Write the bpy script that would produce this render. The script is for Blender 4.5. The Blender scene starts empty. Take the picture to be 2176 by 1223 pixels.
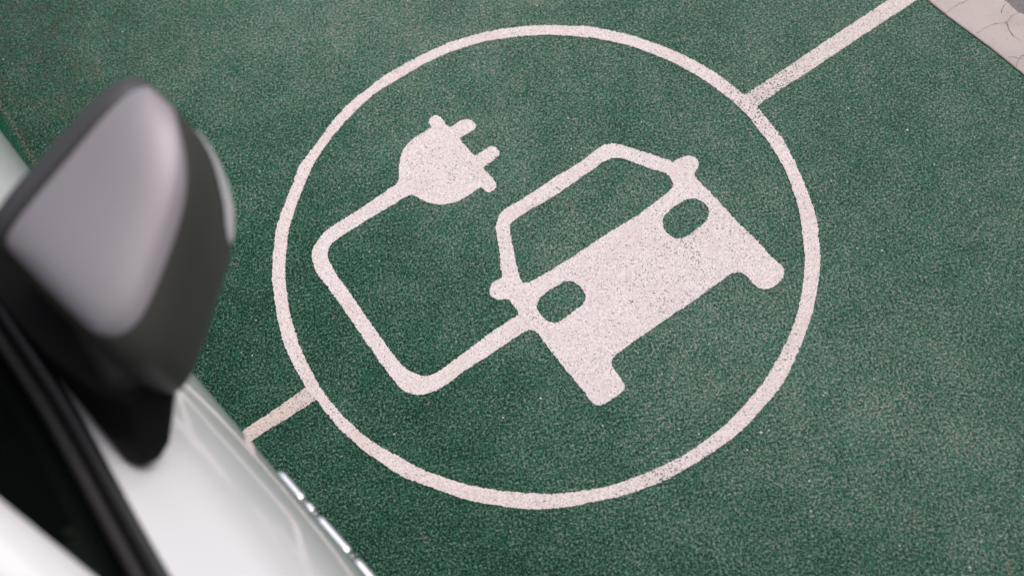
import bpy, bmesh, math, random
from mathutils import Vector, Matrix, noise
from mathutils.geometry import tessellate_polygon
random.seed(7)
rad = math.radians
scene = bpy.context.scene

# ---------------------------------------------------------------- helpers
def link(o, parent=None):
    scene.collection.objects.link(o)
    if parent: o.parent = parent
    return o

def mesh_obj(name, verts, faces, mat, parent=None, smooth=True, angle=None):
    me = bpy.data.meshes.new(name)
    me.from_pydata([tuple(v) for v in verts], [], [tuple(f) for f in faces])
    bm = bmesh.new(); bm.from_mesh(me)
    bmesh.ops.remove_doubles(bm, verts=bm.verts, dist=1e-5)
    bmesh.ops.recalc_face_normals(bm, faces=bm.faces)
    bm.to_mesh(me); bm.free()
    for p in me.polygons: p.use_smooth = smooth
    if smooth and angle is not None: me.set_sharp_from_angle(angle=rad(angle))
    me.materials.append(mat)
    return link(bpy.data.objects.new(name, me), parent)

def tag(o, label=None, cat=None, group=None, kind=None):
    for k, v in (('label', label), ('category', cat), ('group', group), ('kind', kind)):
        if v: o[k] = v
    return o

def empty(name, loc=(0, 0, 0), rz=0, parent=None):
    o = bpy.data.objects.new(name, None)
    o.location = loc; o.rotation_euler = (0, 0, rz)
    return link(o, parent)

class MB:
    def __init__(s): s.v = []; s.f = []
    def grid(s, rows, flip=False, close=False):
        b = len(s.v); n = len(rows[0])
        for r in rows: s.v.extend(r)
        for i in range(len(rows) - 1):
            for j in range(n if close else n - 1):
                k = (j + 1) % n
                q = (b + i*n + j, b + i*n + k, b + (i+1)*n + k, b + (i+1)*n + j)
                s.f.append(q[::-1] if flip else q)
        return b
    def box(s, c, h):
        b = len(s.v)
        for dz in (-1, 1):
            for dx, dy in ((-1, -1), (1, -1), (1, 1), (-1, 1)):
                s.v.append((c[0] + dx*h[0], c[1] + dy*h[1], c[2] + dz*h[2]))
        for f in ((0, 3, 2, 1), (4, 5, 6, 7), (0, 1, 5, 4), (1, 2, 6, 5), (2, 3, 7, 6), (3, 0, 4, 7)):
            s.f.append(tuple(b + i for i in f))
    def build(s, name, mat, parent=None, **k): return mesh_obj(name, s.v, s.f, mat, parent, **k)

def solidify(o, t, offset=-1, bevel=0):
    m = o.modifiers.new('solid', 'SOLIDIFY'); m.thickness = t; m.offset = offset
    if bevel:
        b = o.modifiers.new('bevel', 'BEVEL'); b.width = bevel; b.segments = 3
    return o

# ---------------------------------------------------------------- materials
def nmat(name):
    m = bpy.data.materials.new(name); m.use_nodes = True
    nt = m.node_tree; nt.nodes.clear()
    out = nt.nodes.new('ShaderNodeOutputMaterial')
    p = nt.nodes.new('ShaderNodeBsdfPrincipled')
    nt.links.new(p.outputs[0], out.inputs[0])
    return m, nt, p, out

class N:
    """tiny node-writing helper"""
    def __init__(s, nt):
        s.nt = nt
        s.co = nt.nodes.new('ShaderNodeNewGeometry').outputs['Position']
    def sock(s, inp, v):
        if isinstance(v, bpy.types.NodeSocket): s.nt.links.new(v, inp)
        elif v is not None:
            if inp.type == 'RGBA' and len(v) == 3: v = (*v, 1)
            inp.default_value = v
    def noise(s, scale, detail=2, rough=.5, dist=0, vec=None):
        n = s.nt.nodes.new('ShaderNodeTexNoise')
        s.sock(n.inputs['Vector'], vec or s.co)
        for k, v in (('Scale', scale), ('Detail', detail), ('Roughness', rough), ('Distortion', dist)): n.inputs[k].default_value = v
        return n.outputs['Fac']
    def vor(s, scale, feature='F1', rand=1, out='Distance', vec=None):
        n = s.nt.nodes.new('ShaderNodeTexVoronoi'); n.feature = feature
        s.sock(n.inputs['Vector'], vec or s.co)
        n.inputs['Scale'].default_value = scale; n.inputs['Randomness'].default_value = rand
        return n.outputs[out]
    def ramp(s, fac, stops, mode='LINEAR'):
        n = s.nt.nodes.new('ShaderNodeValToRGB'); s.sock(n.inputs[0], fac)
        e = n.color_ramp.elements; n.color_ramp.interpolation = mode
        while len(e) < len(stops): e.new(0.5)
        for i, (p, c) in enumerate(stops):
            e[i].position = p
            e[i].color = (*c, 1) if isinstance(c, tuple) else (c, c, c, 1)
        return n.outputs[0]
    def mix(s, fac, a, b, mode='MIX'):
        n = s.nt.nodes.new('ShaderNodeMix'); n.data_type = 'RGBA'; n.blend_type = mode
        s.sock(n.inputs[0], fac); s.sock(n.inputs[6], a); s.sock(n.inputs[7], b)
        return n.outputs[2]
    def m(s, op, a, b=None, c=None, clamp=False):
        n = s.nt.nodes.new('ShaderNodeMath'); n.operation = op; n.use_clamp = clamp
        for i, v in enumerate((a, b, c)): s.sock(n.inputs[i], v)
        return n.outputs[0]
    def ms(s, v, lo, hi, a=0., b=1.):
        n = s.nt.nodes.new('ShaderNodeMapRange'); n.interpolation_type = 'SMOOTHSTEP'
        for i, x in enumerate((v, lo, hi, a, b)): s.sock(n.inputs[i], x)
        return n.outputs[0]
    def bump(s, h, strength, dist):
        n = s.nt.nodes.new('ShaderNodeBump'); s.sock(n.inputs['Height'], h)
        n.inputs['Strength'].default_value = strength; n.inputs['Distance'].default_value = dist
        return n.outputs[0]
    def dist_to(s, p):
        n = s.nt.nodes.new('ShaderNodeVectorMath'); n.operation = 'DISTANCE'
        s.sock(n.inputs[0], s.co); n.inputs[1].default_value = p
        return n.outputs['Value']
    def dot(s, p):
        n = s.nt.nodes.new('ShaderNodeVectorMath'); n.operation = 'DOT_PRODUCT'
        s.sock(n.inputs[0], s.co); n.inputs[1].default_value = p
        return n.outputs['Value']

def simple(name, col, rough=.5, metal=0., coat=0., spec=.5, var=0., vs=30, coat_rough=.03, trans=0., bump=0.):
    m, nt, p, out = nmat(name); g = N(nt)
    c = (*col, 1)
    if var:
        f = g.noise(vs, 4)
        g.sock(p.inputs['Base Color'], g.mix(f, tuple(x*(1-var) for x in col), tuple(min(1, x*(1+var)) for x in col)))
    else: p.inputs['Base Color'].default_value = c
    p.inputs['Roughness'].default_value = rough; p.inputs['Metallic'].default_value = metal
    p.inputs['Coat Weight'].default_value = coat; p.inputs['Coat Roughness'].default_value = coat_rough
    p.inputs['Specular IOR Level'].default_value = spec; p.inputs['Transmission Weight'].default_value = trans
    if bump: g.sock(p.inputs['Normal'], g.bump(g.noise(vs*12, 3), bump, .001))
    return m

def green_mat():
    m, nt, p, out = nmat('green_surface'); g = N(nt)
    # granular painted aggregate: painted valleys, worn grey-pink stone tops
    wob = g.nt.nodes.new('ShaderNodeTexNoise'); g.sock(wob.inputs['Vector'], g.co); wob.inputs['Scale'].default_value = 150; wob.inputs['Detail'].default_value = 1
    va = g.nt.nodes.new('ShaderNodeVectorMath'); va.operation = 'MULTIPLY_ADD'
    g.sock(va.inputs[0], wob.outputs['Color']); va.inputs[1].default_value = (.006, .006, .006); g.sock(va.inputs[2], g.co)
    grain = g.noise(180, 3, .62, .2)
    edge = g.vor(215, 'DISTANCE_TO_EDGE', vec=va.outputs[0])
    web = g.ms(edge, .30, .02)                                  # light worn web between dark pits
    big = g.noise(1.3, 3, .55); mid = g.noise(10, 3, .6); patch = g.noise(34, 2, .5)
    h = g.m('ADD', g.m('MULTIPLY', g.m('SUBTRACT', grain, .5), 1.55), g.m('MULTIPLY', g.m('SUBTRACT', web, .5), .24))
    h = g.m('ADD', h, .5)
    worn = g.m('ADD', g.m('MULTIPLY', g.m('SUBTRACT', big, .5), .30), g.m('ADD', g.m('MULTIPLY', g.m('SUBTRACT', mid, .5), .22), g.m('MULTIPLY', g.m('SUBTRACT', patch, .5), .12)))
    # sky sheen painted in as lighter floor, car's shade as darker floor beside it
    sky_sheen = g.m('MAXIMUM', g.ms(g.dist_to((-.25, 1.95, 0)), 1.0, .1, 0., .075), g.ms(g.dist_to((.55, 1.05, 0)), .9, .1, 0., .045))
    car_shade = g.ms(g.dot((.848, .530, 0)), .95, -.05, 0., .105)
    worn = g.m('SUBTRACT', g.m('ADD', worn, sky_sheen), car_shade)  # wear term also carries the painted sheen and shade
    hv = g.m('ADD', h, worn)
    col = g.ramp(hv, [(.22, (.002, .012, .007)), (.36, (.006, .044, .027)), (.49, (.023, .098, .062)), (.60, (.070, .145, .103)), (.72, (.158, .208, .165)), (.88, (.31, .30, .265))])
    # stone-to-stone colour differences: some grains pinkish, some bare grey, some freshly green
    gc = g.nt.nodes.new('ShaderNodeSeparateColor'); g.sock(gc.inputs[0], g.vor(120, out='Color', vec=va.outputs[0]))
    col = g.mix(g.ms(gc.outputs[0], .86, .96, 0., .38), col, g.mix(1, col, (1.8, 1.12, 1.20), 'MULTIPLY'))
    col = g.mix(g.ms(gc.outputs[1], .84, .95, 0., .55), col, g.mix(1, col, (.45, 1.0, .80), 'MULTIPLY'))
    col = g.mix(g.ms(gc.outputs[2], .86, .95, 0., .45), col, g.mix(1, col, (1.5, 1.25, 1.45), 'MULTIPLY'))
    # fresher bluish paint in blots, thick smooth dabs
    blue = g.ms(g.noise(5.5, 3, .6), .50, .68)
    col = g.mix(g.m('MULTIPLY', blue, .30), col, g.mix(1, col, (.75, 1.0, 1.25), 'MULTIPLY'))
    dab = g.ms(g.noise(19, 1, .4, .4), .73, .76)
    col = g.mix(g.m('MULTIPLY', dab, .45), col, (.012, .105, .072))
    # rubbed pinkish spots where bare stone shows
    rub = g.m('MULTIPLY', g.ms(g.noise(16, 2, .6), .66, .76), g.ms(grain, .45, .58))
    col = g.mix(g.m('MULTIPLY', rub, .65), col, (.26, .19, .165))
    # scuffs near the rear corner of the bay (tyre tracks, dirt)
    d = g.dist_to((-1.22, 2.0, 0))
    dirt = g.m('MULTIPLY', g.ms(d, .75, .05), g.ms(g.noise(24, 4, .65), .40, .60))
    col = g.mix(g.m('MULTIPLY', dirt, g.ms(grain, .42, .60, .05, .42)), col, (.13, .085, .065))
    # smoother, deeper green strip painted along the lane beside the car
    e = g.m('ADD', g.dot((.884, .467, 0)), g.m('MULTIPLY', g.m('SUBTRACT', g.noise(9, 4, .6), .5), .025))
    lane = g.m('MULTIPLY', g.ms(e, -.252, -.271), g.ms(g.dot((-.489, .872, 0)), 1.2, 1.5))
    col = g.mix(g.m('MULTIPLY', lane, .72), col, (.006, .075, .040))
    rim = g.m('MULTIPLY', g.m('MULTIPLY', g.ms(e, -.266, -.256), g.ms(e, -.242, -.252)), g.ms(g.dot((-.489, .872, 0)), 1.2, 1.5))
    col = g.mix(g.m('MULTIPLY', rim, g.ms(grain, .42, .60, .0, .32)), col, (.27, .19, .16))
    # faint old tyre scuffs and dried drips
    st = g.nt.nodes.new('ShaderNodeMapping'); st.vector_type = 'TEXTURE'; g.sock(st.inputs['Vector'], g.co)
    st.inputs['Rotation'].default_value = (0, 0, rad(-58)); st.inputs['Scale'].default_value = (5.5, .55, 1)
    sc_ = g.m('MULTIPLY', g.ms(g.noise(2.2, 4, .6, .3, vec=st.outputs[0]), .55, .74), g.ms(g.noise(60, 3, .6), .35, .6))
    col = g.mix(g.m('MULTIPLY', sc_, .33), col, (.052, .056, .048))
    # scattered bright grit
    spk = g.m('MULTIPLY', g.ms(g.vor(26, 'F1'), .055, .035), g.ms(g.noise(9, 1), .45, .55))
    col = g.mix(g.m('MULTIPLY', spk, .9), col, (.75, .68, .64))
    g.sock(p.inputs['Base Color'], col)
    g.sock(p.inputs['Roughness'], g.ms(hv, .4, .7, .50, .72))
    p.inputs['Specular IOR Level'].default_value = .14
    g.sock(p.inputs['Normal'], g.bump(hv, .75, .0016))
    return m

def marking_mat(name, col, wear=0., spots=()):
    m, nt, p, out = nmat(name); g = N(nt)
    grain = g.noise(175, 2.5, .6, .2)
    dens = g.noise(6.5, 3, .6)
    worn = None
    for (x, y, r, k) in spots:
        s_ = g.ms(g.dist_to((x, y, 0)), r, r*.25, 0., k)
        worn = s_ if worn is None else g.m('MAXIMUM', worn, s_)
    lvl = g.ms(dens, .35, .72, .035 + wear, .072 + wear)
    if worn is not None: lvl = g.m('ADD', lvl, worn)
    h = g.noise(255, 1.5, .5)
    thr = g.m('ADD', .255, lvl)
    pit = g.ms(h, g.m('ADD', thr, .045), g.m('SUBTRACT', thr, .01))
    fine = g.noise(300, 3, .65)
    base = g.mix(g.ms(fine, .32, .66), tuple(c*.70 for c in col), tuple(min(1, c*1.12) for c in col))
    tint = g.ms(g.noise(11, 3, .6), .45, .72)
    base = g.mix(g.m('MULTIPLY', tint, .35), base, (col[0]*.84, col[1]*.76, col[2]*.74))
    pcol = g.ramp(g.noise(260, 1), [(.35, (.055, .065, .055)), (.6, (.17, .175, .16))])
    g.sock(p.inputs['Base Color'], g.mix(pit, base, pcol))
    p.inputs['Roughness'].default_value = .68; p.inputs['Specular IOR Level'].default_value = .35
    g.sock(p.inputs['Normal'], g.bump(g.m('SUBTRACT', g.m('MULTIPLY', grain, .6), pit), .55, .0011))
    return m

def concrete_mat():
    m, nt, p, out = nmat('kerb_concrete'); g = N(nt)
    a = g.noise(7, 5, .6); b = g.noise(160, 3, .6)
    col = g.mix(g.ms(a, .3, .7), (.465, .39, .372), (.54, .458, .44))
    col = g.mix(g.ms(b, .38, .28), col, (.36, .29, .27))
    cr = g.vor(5.5, 'DISTANCE_TO_EDGE', vec=None)
    g.sock(p.inputs['Base Color'], col); p.inputs['Roughness'].default_value = .85
    g.sock(p.inputs['Normal'], g.bump(b, .35, .001))
    return m

def asphalt_mat():
    m, nt, p, out = nmat('asphalt'); g = N(nt)
    v = g.vor(170, 'F1', out='Color'); b = g.noise(240, 3, .6)
    col = g.mix(b, (.12, .105, .11), (.34, .30, .305))
    g.sock(p.inputs['Base Color'], g.mix(.45, col, g.mix(v, (.13, .115, .12), (.28, .25, .255))))
    p.inputs['Roughness'].default_value = .9
    g.sock(p.inputs['Normal'], g.bump(b, .8, .003))
    return m
RING_O = [(-0.5044, 1.4613), (-0.4801, 1.5198), (-0.4334, 1.5794), (-0.3896, 1.6373), (-0.3386, 1.6896), (-0.2842, 1.7286), (-0.2321, 1.763), (-0.1303, 1.8075), (-0.0522, 1.8336), (0.0433, 1.8474), (0.1369, 1.846), (0.2104, 1.8352), (0.3258, 1.8044), (0.4265, 1.7511), (0.5221, 1.6797), (0.5956, 1.6049), (0.6594, 1.5117), (0.6809, 1.4711), (0.7161, 1.3708), (0.7339, 1.2599), (0.7382, 1.1412), (0.7187, 1.0307), (0.6964, 0.9678), (0.6611, 0.8926), (0.6172, 0.8249), (0.5538, 0.7416), (0.4649, 0.6702), (0.4197, 0.6403), (0.3307, 0.5994), (0.2461, 0.5695), (0.1538, 0.5538), (0.0339, 0.5505), (-0.0303, 0.5566), (-0.0877, 0.5714), (-0.1736, 0.6028), (-0.2583, 0.6495), (-0.304, 0.6763), (-0.3745, 0.7409), (-0.4313, 0.8089), (-0.4738, 0.8772), (-0.5018, 0.9241), (-0.5298, 0.9912), (-0.547, 1.0441), (-0.5592, 1.1292), (-0.5643, 1.2043), (-0.5586, 1.2799), (-0.5458, 1.3562)]
RING_I = [(-0.4748, 1.4556), (-0.4443, 1.5192), (-0.4049, 1.5752), (-0.3541, 1.6332), (-0.2712, 1.7058), (-0.134, 1.7741), (-0.0562, 1.8012), (0.039, 1.8166), (0.1319, 1.8136), (0.2052, 1.8038), (0.3192, 1.7687), (0.4195, 1.7165), (0.5135, 1.6405), (0.585, 1.56), (0.6476, 1.4595), (0.6874, 1.3426), (0.7031, 1.2582), (0.7041, 1.1636), (0.6857, 1.0445), (0.6631, 0.974), (0.6282, 0.8986), (0.5848, 0.8337), (0.5135, 0.7522), (0.4141, 0.674), (0.3116, 0.6217), (0.2216, 0.595), (0.1282, 0.5787), (0.039, 0.5804), (0.0041, 0.5842), (-0.0829, 0.6041), (-0.1694, 0.6354), (-0.2575, 0.6843), (-0.3575, 0.7619), (-0.4143, 0.8272), (-0.46, 0.8988), (-0.4949, 0.985), (-0.5111, 1.0376), (-0.5279, 1.1234), (-0.5326, 1.1983), (-0.5279, 1.2741), (-0.5138, 1.3501)]
STUB_R_TOP = [(0.6621, 1.5126), (0.7558, 1.5579), (0.9419, 1.6566), (1.1043, 1.7323)]
STUB_R_BOT = [(0.7013, 1.4824), (0.7612, 1.5131), (0.8419, 1.5528), (0.9669, 1.6199), (1.1704, 1.718)]
STUB_L_TOP = [(-0.6461, 0.8412), (-0.5691, 0.8808), (-0.5033, 0.9168)]
STUB_L_BOT = [(-0.6286, 0.8136), (-0.5545, 0.8483), (-0.483, 0.8824)]
CAR = [(-0.014, 1.0554), (-0.0307, 1.0556), (-0.0462, 1.0642), (-0.0535, 1.0755), (-0.0518, 1.0894), (-0.0429, 1.1036), (-0.0196, 1.1137), (-0.0188, 1.1382), (-0.0154, 1.1694), (-0.015, 1.2043), (-0.0147, 1.2464), (-0.0059, 1.2754), (0.0093, 1.2926), (0.034, 1.3045), (0.077, 1.3243), (0.1501, 1.3624), (0.2239, 1.3968), (0.257, 1.4185), (0.2779, 1.4286), (0.2978, 1.4332), (0.3191, 1.4282), (0.3605, 1.4039), (0.3964, 1.3808), (0.4315, 1.3574), (0.4409, 1.3496), (0.4585, 1.3573), (0.4783, 1.3618), (0.4954, 1.3541), (0.5029, 1.3387), (0.497, 1.3204), (0.4833, 1.301), (0.5088, 1.251), (0.5305, 1.207), (0.5544, 1.1557), (0.5819, 1.1076), (0.6065, 1.0557), (0.6244, 1.0264), (0.6281, 1.0115), (0.6205, 0.993), (0.602, 0.9795), (0.5845, 0.9715), (0.5693, 0.9719), (0.5569, 0.9809), (0.5431, 1.0075), (0.5342, 1.0204), (0.5201, 1.026), (0.504, 1.0235), (0.4756, 1.009), (0.438, 0.9889), (0.3947, 0.9664), (0.3533, 0.9474), (0.3239, 0.9324), (0.2683, 0.9057), (0.2185, 0.8783), (0.1994, 0.8684), (0.1925, 0.8576), (0.1978, 0.8346), (0.2076, 0.8117), (0.2123, 0.7978), (0.2083, 0.7884), (0.1889, 0.776), (0.1623, 0.764), (0.1469, 0.7606), (0.1341, 0.7678), (0.1146, 0.8095), (0.0872, 0.8601), (0.0627, 0.9099), (0.0445, 0.9513), (0.0364, 0.9633), (0.021, 0.9866), (0.0049, 1.0114), (0.0032, 1.0254)]
WINDSCREEN = [(0.0191, 1.1526), (0.0181, 1.1981), (0.0177, 1.2341), (0.0218, 1.2514), (0.0357, 1.2626), (0.0702, 1.2808), (0.1416, 1.3117), (0.2007, 1.3427), (0.2451, 1.3673), (0.2753, 1.3838), (0.2978, 1.3899), (0.3216, 1.3844), (0.3523, 1.3636), (0.3877, 1.3392), (0.4185, 1.3207), (0.4261, 1.306), (0.4291, 1.2897), (0.419, 1.2731), (0.3819, 1.2494), (0.3223, 1.2161), (0.2652, 1.1915), (0.2075, 1.1633), (0.1627, 1.1409), (0.1069, 1.1146), (0.049, 1.0911), (0.0357, 1.0885), (0.0262, 1.0922), (0.0222, 1.1102), (0.0201, 1.137)]
LAMP_L = [(0.0484, 1.0229), (0.0526, 1.0332), (0.071, 1.0524), (0.0987, 1.0655), (0.1231, 1.0755), (0.1406, 1.0731), (0.156, 1.0594), (0.1645, 1.0409), (0.1651, 1.0235), (0.155, 1.01), (0.1242, 0.9919), (0.0939, 0.9757), (0.0787, 0.9768), (0.063, 0.988), (0.0532, 1.005)]
LAMP_R = [(0.3808, 1.189), (0.3892, 1.2051), (0.4133, 1.2233), (0.4423, 1.2377), (0.4668, 1.239), (0.4831, 1.2297), (0.4942, 1.2153), (0.496, 1.1966), (0.4879, 1.177), (0.4669, 1.16), (0.4374, 1.1448), (0.4174, 1.1367), (0.4001, 1.14), (0.3856, 1.1567), (0.3802, 1.1737)]
CORD = [(0.0364, 0.9633), (0.0237, 0.9693), (0.0088, 0.9648), (-0.0151, 0.9541), (-0.0688, 0.9266), (-0.0985, 0.9132), (-0.1383, 0.8937), (-0.178, 0.8717), (-0.2066, 0.8596), (-0.2318, 0.8538), (-0.2582, 0.8596), (-0.2768, 0.8709), (-0.2923, 0.8881), (-0.3153, 0.931), (-0.3385, 0.9758), (-0.3649, 1.0285), (-0.3929, 1.0875), (-0.422, 1.1447), (-0.4426, 1.1828), (-0.4597, 1.2156), (-0.4652, 1.2517), (-0.4593, 1.2822), (-0.4372, 1.3099), (-0.418, 1.325), (-0.379, 1.3449), (-0.337, 1.365), (-0.2947, 1.3898), (-0.2698, 1.4035), (-0.2575, 1.3619), (-0.299, 1.3419), (-0.3405, 1.3222), (-0.3823, 1.3007), (-0.4147, 1.2811), (-0.4251, 1.2651), (-0.4267, 1.2445), (-0.4155, 1.2099), (-0.3929, 1.1612), (-0.3594, 1.095), (-0.3202, 1.0143), (-0.2945, 0.9661), (-0.2779, 0.9348), (-0.2597, 0.9152), (-0.2411, 0.9028), (-0.2221, 0.898), (-0.2017, 0.9014), (-0.1727, 0.916), (-0.1326, 0.9387), (-0.0919, 0.9621), (-0.0613, 0.9803), (-0.0075, 1.0052), (0.0049, 1.0114)]
PLUG = [(-0.2698, 1.4035), (-0.2441, 1.416), (-0.2329, 1.4334), (-0.2317, 1.4586), (-0.226, 1.4874), (-0.2151, 1.5144), (-0.1992, 1.5345), (-0.1783, 1.5489), (-0.1427, 1.5667), (-0.1339, 1.5708), (-0.1396, 1.5831), (-0.1396, 1.5949), (-0.13, 1.6049), (-0.1159, 1.6043), (-0.1064, 1.5919), (-0.0978, 1.5712), (-0.0874, 1.5629), (-0.0792, 1.5642), (-0.0607, 1.5756), (-0.0437, 1.5778), (-0.0307, 1.5713), (-0.023, 1.5561), (-0.0285, 1.5437), (-0.0465, 1.5341), (-0.0645, 1.526), (-0.0677, 1.5198), (-0.0524, 1.4888), (-0.0378, 1.4629), (-0.0217, 1.4712), (0.0021, 1.4827), (0.0151, 1.4816), (0.0247, 1.4698), (0.0224, 1.4538), (0.007, 1.4412), (-0.0212, 1.4269), (-0.0182, 1.4165), (-0.003, 1.3897), (0.0035, 1.3689), (-0.0026, 1.3563), (-0.0164, 1.3499), (-0.0277, 1.3578), (-0.0356, 1.3688), (-0.0473, 1.365), (-0.0704, 1.3503), (-0.0931, 1.341), (-0.1178, 1.3376), (-0.1416, 1.3395), (-0.1672, 1.3503), (-0.1874, 1.3652), (-0.202, 1.3775), (-0.213, 1.3797), (-0.2324, 1.374), (-0.2575, 1.3619)]

# ---------------------------------------------------------------- the bay floor and its markings
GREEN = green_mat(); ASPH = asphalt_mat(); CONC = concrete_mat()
E1 = Vector((.8923, .4514)); E2 = Vector((-.4790, .8778))       # across / along the kerb
def sheet(name, a0, a1, b0, b1, z0, z1, mat):
    """a slab between two heights, edges running with the kerb"""
    P = [E1*a + E2*b for a, b in ((a0, b0), (a1, b0), (a1, b1), (a0, b1))]
    v = [(p.x, p.y, z0) for p in P] + [(p.x, p.y, z1) for p in P]
    f = [(3, 2, 1, 0), (4, 5, 6, 7)] + [(i, (i+1) % 4, 4 + (i+1) % 4, 4 + i) for i in range(4)]
    return mesh_obj(name, v, f, mat, smooth=False)
g_ = mesh_obj('ground', [(-150, -150, -.012), (150, -150, -.012), (150, 150, -.012), (-150, 150, -.012)], [(0, 1, 2, 3)], ASPH, smooth=False)
tag(g_, kind='structure')
KE = 1.845
kd_, kn_, k0_ = Vector((.4800, -.8772)), Vector((.8772, .4800)), Vector((1.1955, 1.7126)) 
P = [k0_ + kd_*a - kn_*b for a, b in ((-3.2, .0005), (-3.2, 7.), (4., 7.), (4., .0005))]
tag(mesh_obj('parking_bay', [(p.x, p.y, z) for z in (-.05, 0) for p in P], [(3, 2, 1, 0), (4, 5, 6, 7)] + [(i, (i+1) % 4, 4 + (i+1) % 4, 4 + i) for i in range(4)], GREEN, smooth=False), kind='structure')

# kerb: a flush concrete strip with slightly broken edges and hairline cracks
def kerb():
    kd = Vector((.4800, -.8772)); kn = Vector((.8772, .4800)); k0 = Vector((1.1955, 1.7126))
    L, R = [], []
    n = 900
    for i in range(n + 1):
        s = -3.2 + 7.2*i/n
        j = noise.noise(Vector((s*60, 0, 3)))*.0012 + noise.noise(Vector((s*7, 0, 9)))*.0025
        w = .150 + noise.noise(Vector((s*9, 4, 0)))*.016 + noise.noise(Vector((s*60, 8, 0)))*.005
        a = k0 + kd*s + kn*j; b = k0 + kd*s + kn*w
        L.append(a); R.append(b)
    z = .003
    rows = [[(p.x, p.y, -.04) for p in L], [(p.x, p.y, z - .0015) for p in L], [((p + kn*.0025).x, (p + kn*.0025).y, z) for p in L],
            [((p - kn*.003).x, (p - kn*.003).y, z) for p in R], [(p.x, p.y, z - .003) for p in R], [(p.x, p.y, -.04) for p in R]]
    mb = MB(); mb.grid(rows)
    o = mb.build('kerb', CONC, smooth=False); tag(o, kind='structure')
    CR = [[(1.205, 1.650), (1.233, 1.6611), (1.2586, 1.678), (1.2966, 1.6875), (1.345, 1.700)], [(1.28, 1.5801), (1.3089, 1.5926), (1.3358, 1.5994), (1.3631, 1.5968), (1.3842, 1.6143), (1.4158, 1.6266), (1.4396, 1.631)],
          [(1.3589, 1.6293), (1.3749, 1.6497), (1.3935, 1.6633), (1.4081, 1.6795)], [(1.3631, 1.5968), (1.3602, 1.5755), (1.3641, 1.5529), (1.378, 1.5315)],
          [(1.3368, 1.4570), (1.3503, 1.4794), (1.37, 1.4904), (1.3888, 1.4956)], [(1.3295, 1.4883), (1.3445, 1.4867), (1.3648, 1.4764)]]
    rnd = random.Random(3)
    for s in (-2.6, -1.9, -1.1, -.5, .6, 1.1, 1.8, 2.5):          # the same kind of cracks along the rest of the strip
        p = k0 + kd*s + kn*.02; c = [tuple(p)]
        for _ in range(6):
            p = p + kn*.027 + kd*rnd.uniform(-.03, .03); c.append(tuple(p))
        CR.append(c)
    mb = MB()
    for ci, c in enumerate(CR):
        pts = []
        for i in range(len(c) - 1):
            a, b = Vector(c[i]), Vector(c[i+1]); d = (b - a); nn = Vector((-d.y, d.x)).normalized()
            for k in range(8):
                q = a + d*k/8; pts.append(q + nn*noise.noise(Vector((q.x*110, q.y*110, ci)))*.0035)
        pts.append(Vector(c[-1]))
        r0, r1 = [], []
        for i, q in enumerate(pts):
            d = (pts[min(i+1, len(pts)-1)] - pts[max(i-1, 0)]).normalized(); nn = Vector((-d.y, d.x))
            w = .0006*(.30 + abs(noise.noise(Vector((q.x*70, q.y*70, 5))))*2.0)*min(1, (len(pts) - i)/10)
            r0.append((*(q + nn*w), z + .0006)); r1.append((*(q - nn*w), z + .0006))
        mb.grid([r0, r1])
    mb.build('crack', simple('crack_dirt', (.11, .085, .08), .95), o, smooth=False)
    # dirt-filled joint between the paint and the concrete
    rows = [[(*(p - kn*.0022*(1 + .5*noise.noise(Vector((p.x*50, p.y*50, 0))))), .0008) for p in L], [(*(p + kn*.0005), .0008) for p in L]]
    mb = MB(); mb.grid(rows); mb.build('joint', simple('joint_dirt', (.018, .013, .012), .95), o, smooth=False)
kerb()

def resample(loop, step=.0028, amp=.0019, seed=0, closed=True, smooth_n=2):
    P = [Vector(p) for p in loop]
    n = len(P); Q = []
    def cr(p0, p1, p2, p3, t):
        return .5*((2*p1) + (-p0 + p2)*t + (2*p0 - 5*p1 + 4*p2 - p3)*t*t + (-p0 + 3*p1 - 3*p2 + p3)*t**3)
    rng = range(n if closed else n - 1)
    for i in rng:
        g = lambda k: P[k % n] if closed else P[max(0, min(n-1, k))]
        a, b, c, d = g(i-1), g(i), g(i+1), g(i+2)
        m = max(1, int((c - b).length/step))
        # keep long straight runs straight, round the rest
        for k in range(m):
            t = k/m
            Q.append(cr(a, b, c, d, t)*.6 + (b.lerp(c, t))*.4)
    if not closed: Q.append(P[-1])
    out = []; m = len(Q)
    for i, q in enumerate(Q):
        t = (Q[(i+1) % m] - Q[i-1]) if (closed or 0 < i < m-1) else (Q[min(i+1, m-1)] - Q[max(i-1, 0)])
        if t.length < 1e-9: continue
        t.normalize(); nn = Vector((-t.y, t.x))
        j = noise.noise(Vector((q.x*260, q.y*260, seed)))*1.5 + noise.noise(Vector((q.x*620, q.y*620, seed + 5)))*1.1 + noise.noise(Vector((q.x*45, q.y*45, seed)))*.7
        out.append(q + nn*j*amp)
    return out

def paint(name, loops, z, mat, parent=None):
    """an outline (with holes) of thick paint lying on the floor"""
    polys = [[Vector((p.x, p.y, 0)) for p in l] for l in loops]
    flat = [p for l in polys for p in l]
    tris = tessellate_polygon(polys)
    v = [(p.x, p.y, z) for p in flat]; f = []
    for t in tris:
        a, b, c = (flat[i] for i in t)
        f.append(t if (b - a).cross(c - a).z > 0 else t[::-1])
    k = 0
    nv = len(v); v += [(p.x, p.y, -.0005) for p in flat]
    for l in polys:
        n = len(l)
        for i in range(n): f.append((k + i, k + (i+1) % n, nv + k + (i+1) % n, nv + k + i))
        k += n
    me = bpy.data.meshes.new(name); me.from_pydata(v, [], f); me.materials.append(mat)
    return link(bpy.data.objects.new(name, me), parent)

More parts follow.
